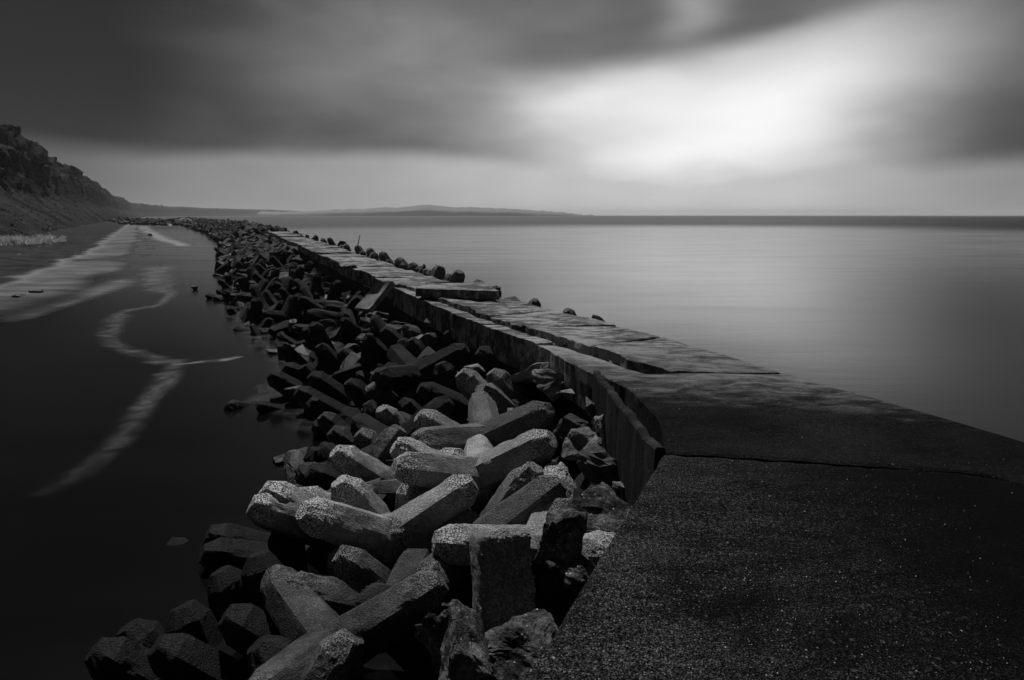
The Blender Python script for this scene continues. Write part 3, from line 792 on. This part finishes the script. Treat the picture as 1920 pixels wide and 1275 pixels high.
make_rock(1080, 735, (.22, .14, .07), MRL, 'thin pale flake beside the rounded boulder', 15, dz=.0)
RM = [rock_mesh(100 + k, (random.uniform(.6, 1.2), random.uniform(.5, .9), random.uniform(.25, .8)), 1, .1) for k in range(10)]
for me in RM: me.materials.append(MR)
RP = [rock_mesh(130 + k, (random.uniform(.5, 1.2), random.uniform(.4, .9), random.uniform(.15, .5)), 1, .1) for k in range(8)]
for me in RP: me.materials.append(MRL)
nr = 0
for tries in range(6000):
    if nr >= 190: break
    y = 6.4 + random.random() ** 1.6 * 42; u = random.uniform(.72, .985) if random.random() < .7 else random.uniform(-.02, .9); x = xw(y) + (xl(y) - xw(y)) * u
    p = Vector((x, y, zs(x, y) - .42 + random.uniform(-.12, .10)))
    if not ok(p, .36 + max(0, y - 15) * .01): continue
    placed.append(p); nr += 1
    me = random.choice(RP if (u > .8 and random.random() < .35) else RM)
    o = obj('rock', me, None, None, p); s_ = random.choice((.25, .35, .5, .65, .9)); o.scale = (s_, s_ * random.uniform(.8, 1.2), s_); o.rotation_euler = (random.uniform(-.6, .6), random.uniform(-.6, .6), random.uniform(0, 6))
    wallside = u > .7
    tag(o, 'angular stone in the rubble along the foot of the wall' if wallside else 'dark stone wedged between tetrapods of the bank', 'rock', GR_ if wallside else 'stones between the tetrapods')
for k in range(16):
    y = 9.5 + 3.1 * k * random.uniform(.8, 1.15); o = obj('rock', random.choice(RM), None, None, Vector((xr(y) + random.uniform(.05, .35), y, D - .05 + random.uniform(-.15, .12)))); s_ = random.uniform(.35, .75)
    o.scale = (s_, s_ * .8, s_); o.rotation_euler = (random.uniform(-1, 1), random.uniform(-1, 1), random.uniform(0, 6)); tag(o, 'angular stone lodged along the sea edge of the deck', 'rock', 'stones along the sea edge')
# fallen slabs
def slab(name, pts, th, mat, label, rag=.02, cat='slab'):
    """thick ragged plate over four corner points"""
    a, b, c, d = pts; nu, nv = 26, 16; vs, fs = [], []; n = ((b - a).cross(d - a)).normalized()
    if n.z < 0: n = -n
    sd = random.random() * 50
    for lay in (0, 1, 2):
        for j in range(nv + 1):
            for i in range(nu + 1):
                u, w = i / nu, j / nv; p = a.lerp(b, u).lerp(d.lerp(c, u), w); q = p * 6 + Vector((sd, 0, lay * 2))
                ed = (i in (0, nu)) or (j in (0, nv)); cen = (a + b + c + d) / 4
                if ed: p = p + (cen - p).normalized() * (rag * (1 + noise.noise(q) + .7 * noise.noise(q * 3)))
                elif lay == 1: pass
                p = p - n * (th * lay / 2) + n * (.008 * noise.noise(q)); vs.append(p)
    K = nu + 1; LN = K * (nv + 1)
    ring = [i for i in range(K)] + [j * K + nu for j in range(1, nv + 1)] + [nv * K + i for i in range(nu - 1, -1, -1)] + [j * K for j in range(nv - 1, 0, -1)]
    for j in range(nv):
        for i in range(nu):
            k = j * K + i; fs.append((k, k + 1, k + K + 1, k + K)); k += 2 * LN; fs.append((k, k + K, k + K + 1, k + 1))
    for l in (0, 1):
        for k in range(len(ring)): r0, r1 = ring[k], ring[(k + 1) % len(ring)]; fs.append((r1 + l * LN, r0 + l * LN, r0 + (l + 1) * LN, r1 + (l + 1) * LN))
    bm = bmesh.new(); me = mesh(name, vs, fs); bm.from_mesh(me); bmesh.ops.delete(bm, geom=[v for v in bm.verts if not v.link_faces], context='VERTS'); bmesh.ops.recalc_face_normals(bm, faces=bm.faces)
    # origin at the slab's own centre
    ce = (a + b + c + d) / 4
    for v in bm.verts: v.co -= ce
    bm.to_mesh(me); bm.free()
    return tag(obj(name, me, mat, None, ce), label, cat)
zz = D + .03
slab('broken_slab', [at(776, 541, zz + .12), at(938, 546, zz + .19), at(905, 528, zz + .13), at(790, 534, zz + .10)], .16, MDF, 'loose broken concrete slab lying tilted across the deck with a ragged front edge', .03)
T0 = at(736, 526, D + .16); T1 = at(706, 528, D + .14); B0 = hit(692, 580, .22); B1 = hit(664, 578, .22)
slab('leaning_slab', [B0, T0, T1, B1], .12, MRL, 'narrow concrete slab leaning from the rubble up against the wall edge', .012)
slab('fallen_slab', [hit(640, 500, .55), hit(668, 497, .6), hit(662, 494, .6), hit(634, 495, .55)], .1, MDF, 'small slipped slab hanging over the wall edge in the distance', .02)
slab('fallen_slab', [hit(792, 604, -.05), hit(838, 610, -.1), hit(824, 596, -.05), hit(800, 594, .0)], .09, MR, 'small slab fallen on the rubble under the coping', .02)

# broken tetrapod lumps with bare aggregate
def lump(name, pos, dims, label, seed, rot=(0, 0, 0), rough=.16, n=18, mat=MA, power=4, side=None):
    bm = bmesh.new(); bmesh.ops.create_cube(bm, size=2); bmesh.ops.subdivide_edges(bm, edges=bm.edges, cuts=n, use_grid_fill=True)
    for v in bm.verts:
        c = v.co; r = (abs(c.x) ** power + abs(c.y) ** power + abs(c.z) ** power) ** (1 / power); c = c / r
        p = Vector((c.x * dims[0] / 2, c.y * dims[1] / 2, c.z * dims[2] / 2)); q = p * 5 + Vector((seed * 5, 0, 0))
        k = 1.0 if side is None else .25 + .9 * sstep(-.1, .6, c.dot(side))
        cell = noise.voronoi(p * 22 + Vector((seed, 0, 0)))[0][0]
        p += c.normalized() * (fbm(q, 5, .7) * rough * min(dims) + fbm(q * 5, 3, .6) * .007 + (.35 - cell) * .008) * k
        v.co = p
    me = bpy.data.meshes.new(name); bm.to_mesh(me); bm.free(); me.materials.append(mat); a = me.attributes.new('tip', 'FLOAT', 'POINT'); a.data.foreach_set('value', [.3] * len(me.vertices))
    o = obj(name, me, None, None, pos); o.rotation_euler = rot; FIT.append(pos); return tag(o, label, 'concrete block')
def shard(px, py, t, dims, rot, seed, label, rough=.10):
    me = rock_mesh(seed, dims, 3, rough); me.materials.append(MA); o = obj('broken_block', me, None, None, CAM + ray(px, py).normalized() * t); o.rotation_euler = rot
    tag(o, label, 'concrete block')
p = CAM + ray(942, 1085).normalized() * 3.95
lump('broken_block', p, (.34, .30, .54), 'upright broken concrete block with ragged aggregate along one side', 2, (R(-24), R(2), R(14)), .13, 30, MTB, 12, Vector((1, -.2, .6)))
shard(1046, 1022, 4.1, (.26, .26, .50), (R(-15), R(22), R(30)), 925, 'jagged pointed shard of concrete beside the upright broken block')
shard(872, 1225, 3.45, (.30, .30, .62), (R(-20), R(14), R(20)), 907, 'tall craggy spire of broken concrete close to the landing', .14)
shard(825, 1190, 3.7, (.26, .34, .42), (R(5), R(28), R(60)), 909, 'craggy concrete lump leaning on the tall spire', .14)
shard(1125, 962, 4.9, (.66, .45, .5), (R(20), R(10), R(-20)), 931, 'long craggy concrete lump wedged below the landing edge', .12)
shard(1075, 1075, 4.2, (.42, .4, .3), (R(0), R(10), R(20)), 913, 'dark ragged concrete lump tucked under the landing edge')
shard(985, 1215, 3.7, (.5, .4, .3), (R(10), R(5), R(50)), 915, 'dark concrete rubble lying in the gap under the landing')
# far end of the breakwater: too many and too small to tell apart
def mass():
    vs, fs = [], []; rnd = random.Random(3); bms = []
    for k in range(6):
        me = rock_mesh(300 + k, (1, .9, .8), 0); bms.append(([v.co.copy() for v in me.vertices], [tuple(p.vertices) for p in me.polygons])); bpy.data.meshes.remove(me)
    for k in range(3400):
        y = 34 + rnd.random() ** 1.5 * 300; u = rnd.uniform(-.02, 1.0); x = xw(y) + (xl(y) - xw(y)) * u
        if y > 66 and rnd.random() < .35: x = xl(y) + rnd.uniform(0, 2.6)
        s_ = rnd.uniform(.5, 1.15) * (1 + max(0, y - 80) * .003); z = (zs(min(x, xl(y)), y) - .35 + rnd.uniform(-.2, .25)) if y < 66 else zs(min(x, xl(y)), y) - .1 + rnd.uniform(-.2, .4)
        V_, F_ = bms[rnd.randrange(6)]; q = Quaternion((rnd.gauss(0, 1), rnd.gauss(0, 1), rnd.gauss(0, 1), rnd.gauss(0, 1))).normalized(); o = len(vs)
        vs += [q @ v * s_ + Vector((x, y, z)) for v in V_]; fs += [tuple(o + i for i in f) for f in F_]
    # the low spit where the bank bends to the beach
    for k in range(700):
        t = rnd.random(); c = at(292, 411.5, 0).lerp(at(400, 416, 0), t) if False else Vector((-215 + 110 * t + rnd.gauss(0, 3), 330 - 130 * t + rnd.gauss(0, 6), rnd.uniform(.2, 1.3) * (1 - abs(t - .4))))
        s_ = rnd.uniform(1.0, 2.6); V_, F_ = bms[rnd.randrange(6)]; q = Quaternion((rnd.gauss(0, 1), rnd.gauss(0, 1), rnd.gauss(0, 1), rnd.gauss(0, 1))).normalized(); o = len(vs)
        vs += [q @ v * s_ + c for v in V_]; fs += [tuple(o + i for i in f) for f in F_]
    o = obj('far_rubble', mesh('far_rubble', vs, fs), MR); kind(o, 'stuff'); tag(o, 'dark mass of far rubble where the breakwater fades away', 'rubble')
    vs, fs = [], []; c0 = at(347, 421, 0)
    for k in range(160):
        a = rnd.random() * 6.28; r = rnd.random() ** .6; s_ = rnd.uniform(.5, 1.2); V_, F_ = bms[rnd.randrange(6)]; o = len(vs)
        c = c0 + Vector((math.cos(a) * r * 5.0, math.sin(a) * r * 5, .1 + 2.0 * (1 - r))); q = Quaternion((rnd.gauss(0, 1), rnd.gauss(0, 1), rnd.gauss(0, 1), rnd.gauss(0, 1))).normalized()
        vs += [q @ v * s_ + c for v in V_]; fs += [tuple(o + i for i in f) for f in F_]
    o = obj('pale_rubble', mesh('pale_rubble', vs, fs), MPALE); kind(o, 'stuff'); tag(o, 'small heap of pale rubble at the far end of the lagoon', 'rubble')
mass()

# ------------------------------------------------------------------ lagoon: stones and foam
for k, (px, py, dm, lb) in enumerate([(365, 542, (.32, .3, .26), 'lone dark stone standing in the middle of the lagoon'), (446, 539, (.75, .4, .2), 'flat dark stone awash beside the rubble bank'), (425, 528, (.4, .3, .12), 'thin dark stone awash near the far rubble'), (436, 557, (.5, .4, .2), 'low stone awash off the projecting rubble tip'), (405, 560, (.4, .3, .16), 'small stone awash past the projecting rubble tip'), (518, 660, (.5, .4, .14), 'low rounded stone just breaking the water by the bank'), (68, 549, (.75, .5, .3), 'dark stone on the wet sand flat'), (35, 556, (.9, .5, .25), 'low dark stone on the wet sand flat with a trailing puddle'), (281, 442, (.7, .7, .9), 'single dark boulder far out on the wet sand'), (545, 855, (.5, .5, .2), 'dark stone just under the lagoon surface beside the tetrapods'), (660, 688, (.3, .2, .3), 'pale chip standing at the waterline of the dark tetrapods')]):
    make_rock(px, py, dm, MR, lb, 400 + k, rot=(0, 0, random.random() * 3), z=.02, sub=1)
def ribbon(pts, ws, amp, name='foam', label=None, fade=0.0):
    P = [at(x, y, 0) for x, y in pts]; n = 12 * (len(P) - 1); vs, fs, uv, av = [], [], [], []
    C = []
    for i in range(n + 1):     # catmull-rom
        t = i / 12; k = min(int(t), len(P) - 2); f = t - k
        p0, p1, p2, p3 = P[max(k - 1, 0)], P[k], P[k + 1], P[min(k + 2, len(P) - 1)]
        C.append((.5 * (2 * p1 + (p2 - p0) * f + (2 * p0 - 5 * p1 + 4 * p2 - p3) * f * f + (3 * p1 - p0 - 3 * p2 + p3) * f ** 3), ws[k] + (ws[k + 1] - ws[k]) * f))
    nv = 6
    for i, (c, w) in enumerate(C):
        T = (C[min(i + 1, n)][0] - C[max(i - 1, 0)][0]).normalized(); N_ = Vector((-T.y, T.x, 0))
        for j in range(nv + 1):
            p = c + N_ * w * (j / nv - .5); p.z = .006; vs.append(p); uv.append((i / n, j / nv)); av.append(amp * (1 - fade * sstep(.25, 1, i / n)))
    K = nv + 1
    for i in range(n):
        for j in range(nv): a = i * K + j; fs.append((a, a + 1, a + K + 1, a + K))
    me = mesh(name, vs, fs, True, {'amp': av}); ul = me.uv_layers.new(name='UVMap')
    for lp in me.loops: ul.data[lp.index].uv = uv[lp.vertex_index]
    o = obj(name, me, MF); kind(o, 'stuff'); tag(o, label, 'foam'); return o
ribbon([(325, 545), (300, 570), (232, 585), (218, 602), (204, 628), (222, 650), (268, 666), (322, 684)], [.8, .8, 1.0, 1.2, .9, .8, .8, .8], .085, label='pale foam line curling across the lagoon')
ribbon([(336, 672), (322, 700), (285, 740), (250, 790), (205, 845), (140, 895), (60, 935)], [.7, .85, .75, .7, .7, .7, .6], .085, label='pale foam line trailing off into the dark near water', fade=.9)
ribbon([(600, 812), (560, 770), (492, 748), (545, 692), (500, 646), (455, 605), (412, 566)], [.9, 1.2, 1.2, 1.0, 1.2, 1.2, .9], .045, label='thin misty wash along the waterline of the tetrapod heap')
ribbon([(318, 684), (350, 682), (390, 677), (420, 674), (456, 668)], [.15, .2, .6, .6, .25], .22, label='small bright foam lick joining the curling foam line')
ribbon([(262, 420), (276, 432), (300, 446), (332, 456), (345, 462)], [6, 5, 4, 3, 2], .35, label='bright wavelets far up the lagoon')
ribbon([(232, 432), (225, 455), (205, 478), (150, 500), (100, 515), (40, 540)], [4, 4, 3.5, 3, 2.6, 2], .16, label='thin foam film along the wet sand')
ribbon([(300, 500), (292, 525), (310, 550)], [2.5, 2.5, 1.6], .10, label='faint foam film in the upper lagoon')

# ------------------------------------------------------------------ reeds on the beach, a stick on the wall
def reeds():
    rnd = random.Random(5); vs, fs = [], []
    for k in range(4200):
        px = rnd.uniform(-60, 122); py = 452 - (px * .02) + rnd.gauss(0, 2.2) - abs(rnd.gauss(0, 2)); y = 1; p = at(px, py, .9)
        if noise.noise(Vector((px * .07, py * .2, 2))) < .0: continue
        h = rnd.uniform(.2, .6) * (1 if px < 100 else .6); a = rnd.random() * 6.28; l = Vector((rnd.gauss(0, .22), rnd.gauss(0, .22), 1)); w = Vector((math.cos(a), math.sin(a), 0)) * .03; o = len(vs)
        p.z = .72
        vs += [p - w, p + w, p + l * h * .6 + w * .6, p + l * h + Vector((l.x, l.y, 0)) * .3]; fs += [(o, o + 1, o + 2), (o, o + 2, o + 3)]
    o = obj('reeds', mesh('reeds', vs, fs), MGR); kind(o, 'stuff'); tag(o, 'pale dry reeds fringing the beach below the cliff', 'reeds')
reeds()
def scrub():
    rnd = random.Random(21); vs, fs = [], []; n = len(SHP)
    bms = []
    dg = bpy.context.evaluated_depsgraph_get(); dg.update(); cl = bpy.data.objects['cliff']
    from mathutils.bvhtree import BVHTree
    tree = BVHTree.FromPolygons([v.co for v in cl.data.vertices], [tuple(p.vertices) for p in cl.data.polygons])
    for k in range(2600):
        i = min(n - 2, int(rnd.random() ** 1.5 * n * .75)); T = (SHP[i + 1] - SHP[i]).normalized(); N_ = Vector((-T.y, T.x, 0))
        if N_.x > 0: N_ = -N_
        p = SHP[i] + T * rnd.uniform(0, 3) + N_ * (9.5 + 34 * rnd.random() ** 1.3)
        if noise.noise(Vector((p.x * .05, p.y * .05, 4))) < -.12: continue
        h = tree.ray_cast(Vector((p.x, p.y, 200)), Vector((0, 0, -1)))
        if not h[0]: continue
        c = h[0]; s_ = rnd.uniform(.2, .6) * (1 if h[1].z > .6 else .7); o = len(vs); m_ = 7
        # ragged tuft: a few leaning blades round a centre
        for b in range(m_):
            a = rnd.random() * 6.28; w = Vector((math.cos(a), math.sin(a), 0)); u = Vector((-w.y, w.x, 0)); r = s_ * rnd.uniform(.4, 1)
            vs += [c + u * r * .35 - Vector((0, 0, .1)), c - u * r * .35 - Vector((0, 0, .1)), c + w * r * .9 + Vector((0, 0, r * rnd.uniform(.35, .9)))]; fs.append((o, o + 1, o + 2)); o += 3
    ob = obj('scrub', mesh('scrub', vs, fs), MSCR); kind(ob, 'stuff'); tag(ob, 'dark low scrub and grass tufts over the cliff slope', 'scrub')
scrub()
def stick():
    d = ray(664, 470); t = 1.0
    while t < 90 and d.x * t < xr(d.y * t) + .1: t += .05
    b = CAM + d * t; vs, fs = [], []; L = .75; n = 6
    for i in range(7):
        f = i / 6; c = Vector((.30 * f, .02 * math.sin(f * 3), -.35 + (L + .3) * f)); r = .035 * (1 - .4 * f)
        for k in range(n): vs.append(c + Vector((r * math.cos(k * 6.283 / n), r * math.sin(k * 6.283 / n), 0)))
    for i in range(6):
        for k in range(n): fs.append((i * n + k, i * n + (k + 1) % n, (i + 1) * n + (k + 1) % n, (i + 1) * n + k))
    fs.append(tuple(range(n))); fs.append(tuple(6 * n + k for k in range(n)))
    tag(obj('driftwood_stick', mesh('stick', vs, fs), MWOOD, None, b), 'bleached stick leaning out over the sea beside a tetrapod tip', 'stick')
stick()
# shell grit strewn on the landing
def grit():
    rnd = random.Random(11); vs, fs = [], []
    for k in range(420):
        px, py = rnd.uniform(1000, 1900), rnd.uniform(860, 1270); p = at(px, py, D)
        if p.x < xl(p.y) + .05: continue
        s_ = rnd.choice((.0014, .0016, .002, .002, .0025, .003, .0045)); a = rnd.random() * 6.28; o = len(vs); p.z = D + .004
        c, s = math.cos(a) * s_, math.sin(a) * s_
        vs += [p + Vector((c, s, 0)), p + Vector((-s, c, 0)) * .7, p - Vector((c, s, 0)), p + Vector((s, -c, 0)) * .7, p + Vector((0, 0, s_ * .8)), p - Vector((0, 0, .006))]
        for i in range(4): fs.append((o + i, o + (i + 1) % 4, o + 4)); fs.append((o + (i + 1) % 4, o + i, o + 5))
    o = obj('shell_grit', mesh('shell_grit', vs, fs), MWOOD); kind(o, 'stuff'); tag(o, 'white shell grit strewn over the dark landing slab', 'shell grit')
grit()

# ------------------------------------------------------------------ haze
def haze():
    s_, z0, z1 = 8100, -1.9, 58
    vs = [(x, y, z) for z in (z0, z1) for x, y in ((-s_, -s_), (s_, -s_), (s_, s_), (-s_, s_))]
    me = mesh('haze', vs, [(3, 2, 1, 0), (4, 5, 6, 7), (0, 1, 5, 4), (1, 2, 6, 5), (2, 3, 7, 6), (3, 0, 4, 7)])
    m = bpy.data.materials.new('haze_air'); m.use_nodes = True; t = m.node_tree; t.nodes.clear(); o = t.nodes.new('ShaderNodeOutputMaterial'); v = t.nodes.new('ShaderNodeVolumePrincipled')
    v.inputs['Color'].default_value = (.95, .95, .95, 1); v.inputs['Density'].default_value = .00014; v.inputs['Anisotropy'].default_value = .0
    t.links.new(v.outputs[0], o.inputs['Volume'])
    ob = obj('haze', me, m); kind(ob, 'stuff'); tag(ob, 'thin pale sea haze over the whole bay', 'haze')
haze()
